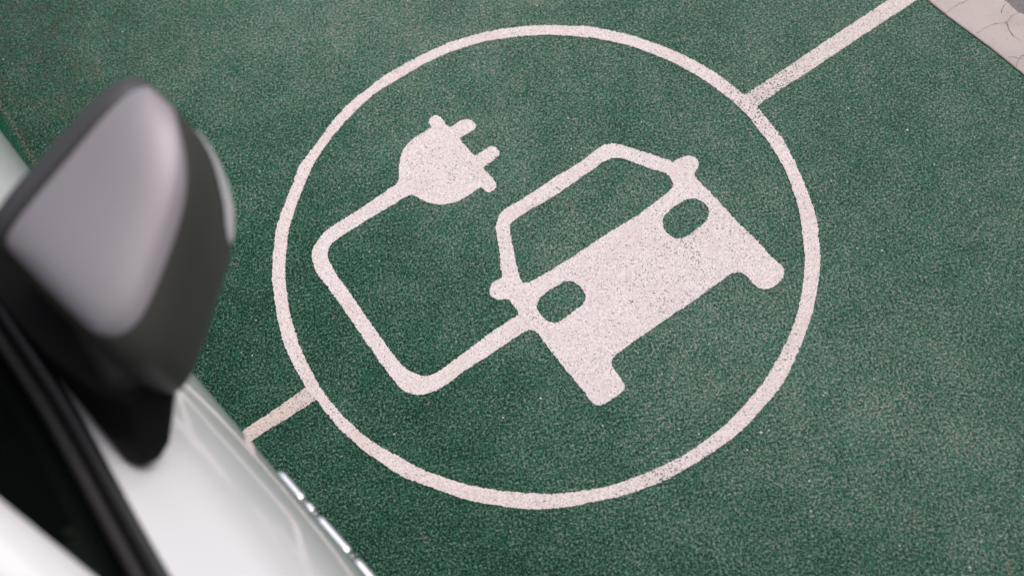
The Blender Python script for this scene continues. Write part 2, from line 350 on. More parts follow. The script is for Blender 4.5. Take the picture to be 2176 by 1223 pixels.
WHITE = (.80, .695, .690)
m_ring = marking_mat('ring_paint', (.80, .685, .675), .0, [(.69, 1.47, .17, .085), (.26, .585, .20, .065), (-.47, .90, .10, .03), (.60, .79, .12, .03)])
m_sym = marking_mat('symbol_paint', WHITE, .0, [(.36, 1.08, .30, .026), (-.10, 1.49, .14, .015)])
m_ls = marking_mat('line_paint', (.75, .64, .615), .02, [(.71, 1.51, .22, .09), (.95, 1.64, .30, .03)])
m_ll = marking_mat('line_paint_stained', (.73, .60, .575), .03, [(-.50, .89, .12, .03)])

ring = paint('painted_ring', [resample(RING_O, seed=1), resample(RING_I, seed=2)[::-1]], .0020, m_ring)
tag(ring, 'large white painted ring on the green floor around the car and plug symbol', 'road marking')
def fan(a, b):          # outline from two polylines
    return a + b[::-1]
def cut(pts, s): return resample(pts, seed=s, closed=False)
# right-hand line runs from the ring to the kerb
far_t, far_b = (1.2290, 1.7900), (1.2010, 1.7070)
top = [(.6500, 1.4975), (.6621, 1.5126), (.7558, 1.5579), (.9419, 1.6545), (1.1043, 1.7350), (1.1560, 1.7615)]
bot = [(.6700, 1.4640), (.7013, 1.4824), (.7612, 1.5131), (.8419, 1.5528), (.9669, 1.6165), (1.1704, 1.7180), (1.1800, 1.7225)]
ln = paint('painted_line', [fan(cut(top, 11), cut(bot, 12))], .0010, m_ls)
tag(ln, 'long white painted line from the ring to the concrete kerb, worn at the ring end', 'road marking', 'straight bay lines')
top = [(-1.60, .355), (-1.10, .608), (-.6461, .8412), (-.5691, .8808), (-.5033, .9168), (-.483, .928)]
bot = [(-1.58, .315), (-1.08, .572), (-.6286, .8136), (-.5545, .8483), (-.483, .8824), (-.462, .893)]
ln = paint('painted_line', [fan(cut(top, 13), cut(bot, 14))], .0010, m_ll)
tag(ln, 'short dull pinkish painted line between the ring and the white car door', 'road marking', 'straight bay lines')

sym = empty('charging_symbol', (.1, 1.2, 0))
tag(sym, 'white painted pictogram of an electric car with cable and plug, inside the ring', 'road marking')
inv_ = Matrix.Translation((-.1, -1.2, 0))
def put(o):
    o.data.transform(inv_)
    return o
put(paint('car_icon', [resample(CAR, seed=21)] + [resample(l, seed=22+i)[::-1] for i, l in enumerate((WINDSCREEN, LAMP_L, LAMP_R))], .0016, m_sym, sym))
cc = list(CORD)
k = cc.index((-.2698, 1.4035))
cc[k+1:k+1] = [(-.232, 1.420), (-.215, 1.385)]                  # the cable reaches under the plug
cc += [(.045, 1.005), (.055, .985)]                             # and under the car
put(paint('cable_icon', [resample(cc, seed=31)], .0010, m_sym, sym))
put(paint('plug_icon', [resample(PLUG, seed=32)], .0016, m_sym, sym))

# a few loose bits of grit and tiny stones
rnd = random.Random(11)
gm = simple('grit', (.62, .56, .52), .8)
STONES = [(.2117, 1.530, .0032), (.203, 1.437, .0026), (.478, .640, .0038), (.022, .800, .0030), (-.066, .770, .0026), (-.31, .773, .0026), (-.336, .732, .0022), (.715, 1.605, .0034), (.146, .7145, .0022),
          (-.055, 1.455, .0022), (.118, .880, .0024), (.128, .880, .0022), (1.02, 1.33, .0034), (.86, 1.02, .0026), (.90, 1.42, .0028), (-.62, 1.02, .0022), (.55, .52, .0026), (-.1, .42, .0026)]
for x, y, r in STONES:
    b = bmesh.new(); bmesh.ops.create_icosphere(b, subdivisions=2, radius=r*.8)
    for v in b.verts:
        v.co *= 1 + noise.noise(v.co*500 + Vector((x*40, y*40, 0)))*.35
        v.co.z *= .6
    me = bpy.data.meshes.new('pebble'); b.to_mesh(me); b.free(); me.materials.append(gm)
    o = link(bpy.data.objects.new('pebble', me)); o.location = (x, y, r*.25)
    tag(o, 'tiny pale stone chip lying loose on the green bay floor', 'stone chip', 'loose stone chips on the green floor')

# ---------------------------------------------------------------- the white car
PAINTW = simple('white_car_paint', (.62, .605, .632), .30, coat=1.0, coat_rough=.02, spec=.5)
BLACKP = simple('black_plastic', (.004, .004, .0045), .62, spec=.15, var=.15, vs=90, bump=.15)
RUBBER = simple('belt_rubber', (.020, .018, .018), .62, spec=.3, var=.12, vs=60)
GLOSSB = simple('gloss_black', (.006, .006, .007), .18)
CHROME = simple('chrome', (.70, .70, .76), .34, metal=1.0)
CAP = simple('mirror_cap_paint', (.335, .29, .335), .50, var=.03, vs=25, spec=.4)
CAP = simple('mirror_cap_paint', (.335, .298, .335), .50, metal=.30, spec=.3)
HOUSE = simple('mirror_shell_plastic', (.042, .042, .038), .50, var=.1, vs=80, spec=.25)
BEZEL = simple('mirror_bezel', (.055, .052, .060), .5)
LENS = simple('signal_lens', (.52, .50, .54), .12, spec=.6, coat=.5)
DARK = simple('dark_interior', (.012, .012, .013), .8, var=.2, vs=20)
TYRE = simple('tyre_rubber', (.018, .018, .019), .8, bump=.3, vs=20)
ALLOY = simple('alloy', (.55, .55, .57), .3, metal=.9)
MIRG = simple('mirror_glass', (.8, .82, .84), .03, metal=1.0)
def glass_mat(name, tint, t):
    m, nt, p, out = nmat(name)
    p.inputs['Base Color'].default_value = (.004, .006, .005, 1); p.inputs['Roughness'].default_value = .03
    tr = nt.nodes.new('ShaderNodeBsdfTransparent'); tr.inputs[0].default_value = (*tint, 1)
    mx = nt.nodes.new('ShaderNodeMixShader'); mx.inputs[0].default_value = t
    nt.links.new(p.outputs[0], mx.inputs[1]); nt.links.new(tr.outputs[0], mx.inputs[2]); nt.links.new(mx.outputs[0], out.inputs[0])
    return m
GLASS = glass_mat('tinted_glass', (.25, .30, .28), .40)
LAMPG = glass_mat('lamp_glass', (.9, .9, .9), .55)

HEAD = rad(-58); FU = Vector((math.cos(HEAD), math.sin(HEAD))); LV = Vector((-FU.y, FU.x))
U0, V0 = -1.35, -.953
c0 = FU*U0 + LV*V0
car = empty('parked_car', (c0.x, c0.y, 0), HEAD)
tag(car, 'white hatchback parked beside the ring with a grey door mirror and black window trim', 'car')
def loc(u, v, z): return (u - U0, v - V0, z)
def mirr(o, name=None):                         # the same part on the other side of the car
    c = o.copy(); c.data = o.data.copy(); c.data.transform(Matrix.Scale(-1, 4, (0, 1, 0))); c.data.flip_normals()
    if name: c.name = name
    link(c, o.parent); return c

def interp(x, pts):
    if x <= pts[0][0]: return pts[0][1]
    for i in range(len(pts) - 1):
        (a, ya), (b, yb) = pts[i], pts[i+1]
        if x <= b:
            t = (x - a)/(b - a)
            m0 = (yb - pts[i-1][1])/(b - pts[i-1][0]) if i > 0 else (yb - ya)/(b - a)
            m1 = (pts[i+2][1] - ya)/(pts[i+2][0] - a) if i + 2 < len(pts) else (yb - ya)/(b - a)
            h = b - a
            return (2*t**3 - 3*t*t + 1)*ya + (t**3 - 2*t*t + t)*h*m0 + (-2*t**3 + 3*t*t)*yb + (t**3 - t*t)*h*m1
    return pts[-1][1]
HW = [(-3.35, .80), (-3.0, .852), (-2.6, .868), (-2.2, .862), (-1.635, .855), (-1.2, .861), (-.95, .867), (-.69, .878), (-.46, .890), (-.2, .897), (.1, .893), (.4, .862), (.78, .80)]
BI = [(-3.35, .16), (-2.6, .13), (-1.6, .110), (-.84, .124), (-.5, .164), (-.2, .19), (.4, .20), (.78, .20)]       # belt inset
PR = [(.17, .10), (.20, .055), (.26, .032), (.34, .016), (.44, .004), (.52, 0.), (.60, .004), (.68, .014), (.75, .028), (.81, .046), (.855, .065), (.865, .071), (.873, .078), (.90, .103), (.93, .128), (.95, .145)]
def zbelt(u): return interp(u, [(-3.35, .97), (-2.2, .96), (-1.2, .952), (-.45, .95), (-.2, .935), (.3, .86), (.78, .72)])
def plan(u):
    if u > .25: return max(0, 1 - ((u - .25)/.535)**3.4)**(1/3.4)
    if u < -2.85: return max(0, 1 - ((-2.85 - u)/.50)**3.4)**(1/3.4)
    return 1.
def Y(u, t):
    """half width at height step t (0..1 sill to belt)"""
    z = .17 + t*.78
    k = interp(z, PR)
    if z > .80: k = k*(1 + (interp(u, BI)/.145 - 1)*((z - .80)/.15))
    return (interp(u, HW) - k)*plan(u)
def Z(u, t):
    return .17 + t*(zbelt(u) - .17)
def side_rows(u0, u1, t0, t1, nu, nt, off=0.):
    return [[(u - U0, Y(u, t) - off, Z(u, t)) for t in [t0 + (t1-t0)*j/nt for j in range(nt+1)]] for u in [u0 + (u1-u0)*i/nu for i in range(nu+1)]]

US_F = -.402; US_B = -1.66; UR_B = -2.24; TS = .11
# body: fenders, nose, sills, quarters (both sides, one shell)
mb = MB()
def ease(a, b, n): return [a + (b-a)*math.sin(math.pi/2*i/n) for i in range(n+1)]
def side_us(us, t0, t1, nt):
    return [[(u - U0, Y(u, t), Z(u, t)) for t in [t0 + (t1-t0)*j/nt for j in range(nt+1)]] for u in us]
shell = [side_us(ease(US_F, .785, 46), 0, 1, 44), side_us(ease(UR_B, -3.35, 46), 0, 1, 44),
         side_rows(UR_B, US_F, 0, TS, 90, 8)]
for rows in shell:
    mb.grid(rows); mb.grid([[(x, -y, z) for x, y, z in r] for r in rows], flip=True)
# rear deck / tailgate lip above the belt
def deck(us, crown=.035):
    rows = []
    for u in us:
        y = Y(u, 1); z = Z(u, 1)
        rows.append([(u - U0, y*c, z + crown*(1 - c*c)*min(1, y/.5)) for c in [1 - 2*j/24 for j in range(25)]])
    return rows
mb.grid(deck(ease(-3.0, -3.35, 24)))
body = mb.build('body', PAINTW, car, angle=50)
# wheel arches: cut the shell, then pull the cut edge onto a clean circle
bm = bmesh.new(); bm.from_mesh(body.data)
dead = []
for f in bm.faces:
    c = f.calc_center_median()
    if any(math.hypot(c.x - (u - U0), c.z - .315) < .352 for u in (0., -2.6)): dead.append(f)
bmesh.ops.delete(bm, geom=dead, context='FACES')
for v in bm.verts:
    for u in (0., -2.6):
        dx, dz = v.co.x - (u - U0), v.co.z - .315; r = math.hypot(dx, dz)
        if r < .400 and v.is_boundary and v.co.z > .175:
            v.co.x = u - U0 + dx/r*.357; v.co.z = .315 + dz/r*.357
bm.to_mesh(body.data); bm.free()
for u in (0., -2.6):
    for sy in (1, -1):
        mb = MB(); yo = Y(u, .35)
        mb.grid([[(u - U0 + r_*math.cos(a_), sy*(yo + dy), .315 + r_*math.sin(a_)) for r_, dy in ((.372, .001), (.366, .009), (.350, .010), (.346, .002), (.350, -.20), (.30, -.26), (.0, -.26))] for a_ in [rad(-24) + rad(228)*i/60 for i in range(61)]])
        mb.build('wheel_arch', BLACKP, car, angle=40)
# bonnet
mb = MB(); us = ease(-.20, .785, 44)
rows = []
for i, u in enumerate(us):
    y = Y(u, 1); z = Z(u, 1)
    row = []
    for j in range(33):
        c = 1 - 2*j/32
        uu = u - (.24*(c*c))*(1 - i/44) if i < 44 else u
        yy = Y(uu, 1)*c; row.append((uu - U0, yy, Z(uu, 1) + .040*(1 - abs(c)**2.6)*min(1, Y(uu, 1)/.5)))
    rows.append(row)
mb.grid(rows); mb.build('bonnet', PAINTW, car)
# inner shell keeps every gap dark
mb = MB()
r = side_rows(-3.25, .70, .05, .97, 60, 14, .035)
mb.grid(r); mb.grid([[(x, -y, z) for x, y, z in q] for q in r], flip=True)
mb.grid([[(u - U0, -.80*plan(u), .20), (u - U0, .80*plan(u), .20)] for u in [-3.3 + 4.*i/20 for i in range(21)]])
inner = mb.build('interior', DARK, car)
bm = bmesh.new(); bm.from_mesh(inner.data)
bmesh.ops.delete(bm, geom=[f for f in bm.faces if abs(f.calc_center_median().y) > .3 and any(math.hypot(f.calc_center_median().x - (u - U0), f.calc_center_median().z - .315) < .385 for u in (0., -2.6))], context='FACES')
bm.to_mesh(inner.data); bm.free()
# front and rear doors
d1 = MB(); d1.grid(side_rows(US_B, US_F - .004, TS + .005, 1, 110, 46)); fd = d1.build('door', PAINTW, car)
d2 = MB(); d2.grid(side_rows(UR_B + .004, US_B - .004, TS + .005, 1, 30, 40)); rd = d2.build('door', PAINTW, car)
for d in (fd, rd):
    mirr(d)
def handle(u, parent):
    mb = MB(); y = Y(u, .80)
    rows = []
    for i in range(15):
        t = i/14; uu = u - .09 + .18*t; o = .035*math.sin(math.pi*t)**.5
        yy = Y(uu, .80) + o; rows.append([(uu - U0 + .0*a, yy + .007*math.cos(a), Z(uu, .80) + .012*math.sin(a)) for a in [2*math.pi*k/10 for k in range(10)]])
    mb.grid(rows, close=True); o = mb.build('door_handle', PAINTW, parent); return o
hs = handle(-1.50, fd); handle(-2.12, rd)
# chrome strip pieces low on the door, with their dark joints
def strip(u0, u1, zc=.45, hz=.011, out=.0115):
    mb = MB(); rows = []; n = max(6, int((u1-u0)/.008))
    for i in range(n+1):
        t = i/n; u = u0 + (u1-u0)*t; e = min(1, min(t, 1-t)*(u1-u0)/.0025)**.5
        y = Y(u, (zc - .17)/(zbelt(u) - .17)) 
        rows.append([(u - U0, y - .003 + (out*e + .003)*max(0, math.cos(a))**.7, zc + hz*(.5 + .5*e)*math.sin(a)) for a in [-math.pi/2 + math.pi*k/12 for k in range(13)]])
    mb.grid(rows); mb.v += []
    b = len(mb.v); mb.f.append(tuple(range(13))); mb.f.append(tuple(range(n*13, n*13 + 13)))
    return mb.build('chrome_strip', CHROME, fd, angle=60)
for a, b in ((-.735, -.656), (-.652, -.631), (-.626, -.5305), (-.5265, -.409)): strip(a, b)
def joint(u0, u1):
    mb = MB(); t = (.45 - .17)/.78
    mb.grid([[(u - U0, Y(u, t) - .004 + .0115*math.cos(a), .45 + .009*math.sin(a)) for a in [-math.pi/2 + math.pi*k/8 for k in range(9)]] for u in (u0, u1)])
    return mb.build('strip_joint', simple('grey_joint', (.30, .30, .33), .4), fd)
joint(-.6575, -.6505); joint(-.6325, -.6245); joint(-.532, -.525)

# belt mouldings: an outer black lip, a raised grey ridge, inner felt
def belt(u0, u1, name, parent):
    prof = [(.004, -.004), (.001, .006), (-.006, .008), (-.018, .005), (-.021, .002), (-.0215, .010), (-.026, .0135), (-.033, .013), (-.037, .009), (-.040, -.010)]
    rows = []
    n = 60
    for i in range(n+1):
        u = u0 + (u1-u0)*i/n; y = Y(u, 1); z = Z(u, 1)
        rows.append([(u - U0, y + dy, z + dz) for dy, dz in prof])
    mb = MB(); mb.grid(rows); return mb.build(name, RUBBER, parent, angle=35)
def belt_parts(u0, u1, parent):
    lip = MB(); rid = MB(); n = 60
    for m_, pr in ((lip, [(.0035, -.006), (.002, .005), (-.004, .0075), (-.012, .0065), (-.019, .003), (-.0205, -.006)]),
                   (rid, [(-.0200, -.008), (-.0205, .006), (-.0235, .0115), (-.029, .0125), (-.034, .011), (-.0375, .005), (-.039, -.012)])):
        m_.grid([[(u - U0, Y(u, 1) + dy, Z(u, 1) + dz) for dy, dz in pr] for u in [u0 + (u1-u0)*i/n for i in range(n+1)]])
    lip.build('window_trim', GLOSSB2, parent); rid.build('belt_seal', RUBBER, parent)
GLOSSB2 = simple('trim_black', (.008, .008, .009), .35)
belt_parts(US_B, -.40, fd); belt_parts(UR_B - .35, US_B - .004, rd)

# greenhouse: side surface y(z), pillars, glass, roof
def gy(u, z):
    yb = Y(u, 1) - .037 if u < -.5 else Y(-.5, 1) - .037
    return yb - .386*(z - .955) - .02*max(0, z - 1.3)
A0 = (-.430, .945)
APL = [A0, (-.521, .9985), (-.655, 1.090), (-.80, 1.190), (-.95, 1.290), (-1.08, 1.362), (-1.22, 1.408), (-1.45, 1.440), (-1.8, 1.450), (-2.2, 1.440), (-2.6, 1.400), (-2.85, 1.350), (-3.0, 1.270)]
APZ = sorted([(u, z) for u, z in APL])
def ztop(u): return interp(u, APZ)
# side windows
def side_glass(us, parent, off=0.):
    rows = []
    for u in us:
        zt = ztop(u) - .004; rows.append([(u - U0, gy(u, z) - .004 - off, z) for z in [.948 + (zt - .948)*j/10 for j in range(11)]])
    mb = MB(); mb.grid(rows); return mb.build('side_window', GLASS, parent)
side_glass([-.46 - (1.66-.46)*i/40 for i in range(41)], fd); side_glass([-1.74 - .86*i/20 for i in range(21)], rd)
def strip_on_side(name, us_lo, us_hi, mat, nz=8, out=.004):
    """panel on the side surface between two slanted edges given as (u at belt, u at top)"""
    rows = []
    for j in range(nz+1):
        t = j/nz; ua = us_lo[0] + (us_lo[1]-us_lo[0])*t; ub = us_hi[0] + (us_hi[1]-us_hi[0])*t; row = []
        for k in range(7):
            u = ua + (ub-ua)*k/6; z = .955 + (ztop(u) - .955)*t; row.append((u - U0, gy(u, z) + out, z))
        rows.append(row)
    mb = MB(); mb.grid(rows); return solidify(mb.build(name, mat, car), .012)
bp = strip_on_side('centre_pillar', (-1.655, -1.665), (-1.745, -1.735), GLOSSB2)
cp = strip_on_side('rear_pillar', (-2.60, -2.45), (-3.02, -2.98), PAINTW)
# A pillar + roof rail: outer edge follows the window line, inner edge meets the windscreen
def inner_edge(u, z):
    w = interp(u, [(-3.0, .06), (-1.5, .075), (-1.1, .115), (-.43, .130)])
    return (u + interp(u, [(-3.0, 0), (-1.3, .0), (-1.0, .035), (-.43, .06)]), gy(u, z) - w, z + interp(u, [(-3.0, .012), (-1.3, .02), (-.8, .026), (-.43, .014)]))
us = [-.430 - 2.57*i/90 for i in range(91)]
rows = []
for u in us:
    z = ztop(u); a = Vector((u, gy(u, z), z)); b = Vector(inner_edge(u, z)); row = []
    up = Vector((.15, .35, .9)) if u > -1.2 else Vector((0, .4, .9)); up.normalize()
    for k in range(11):
        t = k/10; p = a.lerp(b, t) + up*(.020*math.sin(math.pi*min(1, t*1.0))**.7)
        row.append((p.x - U0, p.y, p.z))
    rows.append([(a.x - U0, a.y - .012, a.z - .012), (a.x - U0, a.y + .002, a.z - .006)] + row)
mb = MB(); mb.grid(rows); rail = mb.build('roof_rail', PAINTW, car, angle=60)
# roof skin
rows = []
for i in range(41):
    u = -1.16 - 1.80*i/40; z = ztop(u); a = inner_edge(u, z)
    rows.append([(a[0] - U0 + .05*(1 - c*c)*(1 - i/40), a[1]*c, a[2] + .045*(1 - c*c)) for c in [1 - j/12 for j in range(25)]])
mb = MB(); mb.grid(rows); solidify(mb.build('roof', PAINTW, car), .02)
# windscreen and tailgate glass
rows = []
for i in range(25):
    t = i/24; u = -.44 - .74*t; z = ztop(u); a = inner_edge(u, z)
    rows.append([(a[0] - U0 + .20*(1 - c*c)*(1 - .72*t) - .002, (a[1] + .006)*c, a[2] - .004 + (.045*(1 - c*c))*t**.5) for c in [1 - j/12 for j in range(25)]])
mb = MB(); mb.grid(rows); ws = mb.build('windscreen', GLASS, car)
rows = []
for i in range(13):
    t = i/12; u = -2.96 - .24*t; z = 1.285 - .30*t; yy = gy(-2.95, z) - .06*(1-t)
    rows.append([(u - U0 - .06*(1 - c*c), yy*c, z) for c in [1 - j/10 for j in range(21)]])
mb = MB(); mb.grid(rows); mb.build('rear_window', GLASS, car)
# other side copies
for o in list(car.children):
    if o.name.startswith(('centre_pillar', 'rear_pillar', 'roof_rail')): mirr(o)
rdoors = [o for o in car.children if o.name.startswith('door') and o not in (fd, rd)]
for src, dst in ((fd, rdoors[0]), (rd, rdoors[1])):
    for ch in list(src.children):
        c = mirr(ch); c.parent = dst
# cabin: seats, dashboard, wheel, inner door sills
def seat(u, y):
    s = MB(); rows = []
    for i in range(9):
        x = u - .24 + .52*i/8; w = .24 - .05*abs(i/8*2-1)**3
        rows.append([(x - U0, y + w*math.cos(a), .50 + .07*math.sin(a)) for a in [2*math.pi*k/16 for k in range(16)]])
    s.grid(rows, close=True); rows = []
    for i in range(11):
        t = i/10; w = .24 - .10*t**2; cx = u - .24 - .22*t
        rows.append([(cx - U0 + .06*math.sin(a), y + w*math.cos(a), .48 + .62*t) for a in [2*math.pi*k/16 for k in range(16)]])
    s.grid(rows, close=True)
    s.build('seat', DARK, car)
seat(-1.2, .37); seat(-1.2, -.37); seat(-2.15, .37); seat(-2.15, -.37)
rows = []
for i in range(7):
    u = -.86 + .62*i/6; rows.append([(u - U0, .70*c, .86 + .055*math.sin(math.pi*min(1, i/3)/2) - .02*c*c) for c in [1 - j/8 for j in range(17)]])
mb = MB(); mb.grid(rows); mb.build('dashboard', DARK, car)
# pale pin standing in for a small reflection in the side window
mb = MB()
mb.grid([[(loc(-.645, -.300, .93)[0] + r_*math.cos(a), loc(-.645, -.300, .93)[1] + r_*math.sin(a), z_) for a in [2*math.pi*k/14 for k in range(14)]] for r_, z_ in ((.008, .90), (.008, .925), (.006, .929), (.0005, .930))], close=True)
mb.build('glint_pin', simple('pin_grey', (.75, .74, .70), .4), fd)
# wheels
def wheel(u, sy):
    T = MB(); prof = [(.20, -.095), (.24, -.105), (.30, -.108), (.322, -.092), (.328, -.06), (.328, .06), (.322, .092), (.30, .108), (.24, .105), (.20, .095)]
    n = 48
    T.grid([[(r*math.cos(a), y, r*math.sin(a)) for r, y in prof] for a in [2*math.pi*i/n for i in range(n+1)]])
    w = empty('wheel', (u - U0, sy*.775, .328)); w.parent = car
    T.build('tyre', TYRE, w)
    R = MB(); pr = [(.205, -.09), (.215, .085), (.20, .092), (.19, .07), (.19, -.08)]
    R.grid([[(r*math.cos(a), y*sy, r*math.sin(a)) for r, y in pr] for a in [2*math.pi*i/n for i in range(n+1)]])
    R.grid([[(r*math.cos(a), sy*y, r*math.sin(a)) for r, y in ((.0, .085), (.03, .085), (.05, .07), (.055, .03))] for a in [2*math.pi*i/n for i in range(n+1)]])
    for k in range(10):
        a = 2*math.pi*k/10; rows = []
        for i in range(5):
            r = .045 + .15*i/4; wd = .016 + .004*i/4
            c_, s_ = math.cos(a), math.sin(a)
            rows.append([(r*c_ - s_*w2, sy*y2, r*s_ + c_*w2) for w2, y2 in ((-wd, .03), (-wd*.7, .068), (wd*.7, .068), (wd, .03))])
        R.grid(rows)
    R.build('rim', ALLOY, w, angle=40)
for u in (0., -2.6):
    for sy in (1, -1): wheel(u, sy)
# lamps and grille at the ends
def on_nose(y0, y1, z0, z1, name, mat, front=True):
    rows = []
    for j in range(9):
        z = z0 + (z1-z0)*j/8; row = []
        for i in range(13):
            y = y0 + (y1-y0)*i/12; lo, hi = (.25, .784) if front else (-3.348, -2.85)
            for _ in range(30):
                mid = (lo+hi)/2; t = (z - .17)/(zbelt(mid) - .17)
                big = Y(mid, min(1, t)) > abs(y)
                if front: lo, hi = (mid, hi) if big else (lo, mid)
                else: lo, hi = (lo, mid) if big else (mid, hi)
            row.append((lo + (.004 if front else -.004) - U0, y, z))
        rows.append(row)
    mb = MB(); mb.grid(rows); return solidify(mb.build(name, mat, car), .006, 0)
for s in (1, -1):
    on_nose(s*.50, s*.74, .58, .68, 'headlight', LAMPG); on_nose(s*.55, s*.74, .70, .85, 'tail_light', simple('red_lens', (.35, .01, .01), .1), False)
on_nose(-.42, .42, .36, .56, 'grille', BLACKP)

# ---- door mirror: housing lofted along its width, foot, mirror glass, indicator
MQ = dict(a=Vector((-.9037, -.150)), b=Vector((-.9379, .1206)), zt=1.1874, zb=.935, D=.1985, k=3.4799, n=2.8306, tilt=.03, e=.7567, sk=-.3713)
def msurf(s, t, off=0.):
    a, b = MQ['a'], MQ['b']; mm = b - a; L = mm.length; mm = mm.normalized(); fw = Vector((mm.y, -mm.x))
    S = .5 - .5*math.cos(math.pi*s); x = 2*S - 1; k = MQ['k'] if x > 0 else MQ['k']*1.5
    ro = max(.02, (1 - min(1, abs(x))**k)**(1/k))
    zc = (MQ['zt'] + MQ['zb'])/2 + MQ['tilt']*x; hh = (MQ['zt'] - MQ['zb'])/2*ro**MQ['e']; d = MQ['D']*ro*(1 + MQ['sk']*x)
    c = max(math.cos(t), 0)**(2/MQ['n']); sn = math.copysign(abs(math.sin(t))**(2/MQ['n']), math.sin(t))
    p = a + mm*L*S + fw*d*c
    return Vector((p.x, p.y, zc + hh*sn))
def mnormal(s, t):
    e = .004; n = (msurf(min(1, s+e), t) - msurf(s-e, t)).cross(msurf(s, t+e) - msurf(s, t-e))
    n.normalize(); return n
fw = Vector(((MQ['b']-MQ['a']).y, -(MQ['b']-MQ['a']).x)).normalized()
mirror = empty('door_mirror', loc(-.80, -.12, 1.0)); mirror.parent = car
mo = Vector(loc(-.80, -.12, 1.0))
def ml(p): return tuple(Vector(loc(*p)) - mo)
rows = []
ns, nt_ = 56, 48; bez_t = []; bez_b = []
def tt(j): # spacing even along the superellipse
    return -math.pi/2 + math.pi*j/nt_
for i in range(ns+1):
    s = i/ns
    row = [msurf(s, tt(j)) for j in range(nt_+1)]
    # rear rim, turned in around the glass
    top, bot = row[-1], row[0]; F3 = Vector((fw.x, fw.y, 0)); zc = (top.z + bot.z)/2
    rim = []
    for k in range(1, 6):
        a = math.pi/2*k/5; q = F3*(-.016*math.sin(a)); sh = 1 - .045*(1 - math.cos(a))
        rim.append((a, q, sh))
    ft = .013; r = [Vector((p.x, p.y, p.z)) for p in row]
    r += [top + q + Vector((0, 0, (zc - top.z)*(1-sh))) for a, q, sh in rim]
    r = [bot + q + Vector((0, 0, (zc - bot.z)*(1-sh))) for a, q, sh in rim][::-1] + r
    rows.append([ml(p) for p in r])
    # a black bezel band wraps the rear edge, standing 1.5 mm proud of the shell
    def band(p, up):
        out_ = Vector((0, 0, 1.0 if up else -1.0)); bw = F3*.012
        return [p + bw + out_*-.0005, p + bw*.92 + out_*.0016, p + out_*.0018]
    e0 = [top + q + Vector((0, 0, (zc - top.z)*(1-sh) + .0015)) for a, q, sh in rim]
    e1 = [bot + q + Vector((0, 0, (zc - bot.z)*(1-sh) - .0015)) for a, q, sh in rim]
    bez_t.append([ml(p) for p in band(top, True) + e0]); bez_b.append([ml(p) for p in band(bot, False) + e1])
mb = MB(); mb.grid(rows); mh = mb.build('mirror_housing', HOUSE, mirror)
mb = MB(); mb.grid(bez_t[3:-1]); mb.grid(bez_b[3:-1], flip=True); mb.build('mirror_bezel', BEZEL, mirror)
# grey painted cap on the top, ending short of the rear rim and above the black lower shell
rows = []
for i in range(49):
    q = i/48; s = .115 + .785*q
    tb = rad(interp(s, [(.10, 48), (.17, 39), (.25, 34), (.33, 31), (.5, 29), (.6, 30), (.67, 33), (.75, 41), (.83, 54), (.90, 68)]))
    row = []
    dmax = (msurf(s, 0) - msurf(s, math.pi/2)).to_2d().length
    cf = min(.6, (.005 + .02*max(0, 1 - q/.1)**2)/max(dmax, .02)); tr_ = math.acos(min(1, cf**(MQ['n']/2)))
    for j in range(37):
        t = tb + (tr_ - tb)*j/36; p = msurf(s, t); n = mnormal(s, t)
        if n.z < 0: n = -n
        e = min(1, min(j, 36-j)/9, min(i, 48-i)/9); e = math.sin(e*math.pi/2)
        row.append(ml(p + n*(-.0012 + .0062*e)))
    rows.append(row)
mb = MB(); mb.grid(rows); mb.build('mirror_cap', CAP, mirror)
# flat glass set in the back
rows = []
for i in range(3, 30, 2):
    s = i/31; p1 = msurf(s, math.pi/2); p0 = msurf(s, -math.pi/2); zc = (p0.z + p1.z)/2
    rows.append([ml(Vector((p1.x - fw.x*.010, p1.y - fw.y*.010, zc + (p1.z - zc)*c))) for c in (-.88, -.4, 0, .4, .88)])
mb = MB(); mb.grid(rows); mb.build('mirror_glass', MIRG, mirror)
# black inner backing
rows = [[ml(Vector((p.x - fw.x*.006, p.y - fw.y*.006, p.z))) for p in (msurf(i/31, -math.pi/2), msurf(i/31, math.pi/2))] for i in range(32)]
mb = MB(); mb.grid(rows); mb.build('mirror_back', BLACKP, mirror)
# indicator lens on the outer leading edge
rows = []
for i in range(37):
    s = (8.0 + 3.75*i/36)/12; e = min(1, min(i, 36-i)/4)**.5; row = []
    for j in range(9):
        t = -.20 + .34*(i/36)**1.5 + (j/8 - .5)*.30*(.35 + .65*e)
        p = msurf(s, t); n = mnormal(s, t)
        if n.dot(Vector((fw.x, fw.y, 0))) < 0: n = -n
        row.append(ml(p + n*(.0015 + .0035*math.sin(math.pi*j/8)**.6*e)))
    rows.append(row)
mb = MB(); mb.grid(rows); mb.build('indicator', LENS, mirror)
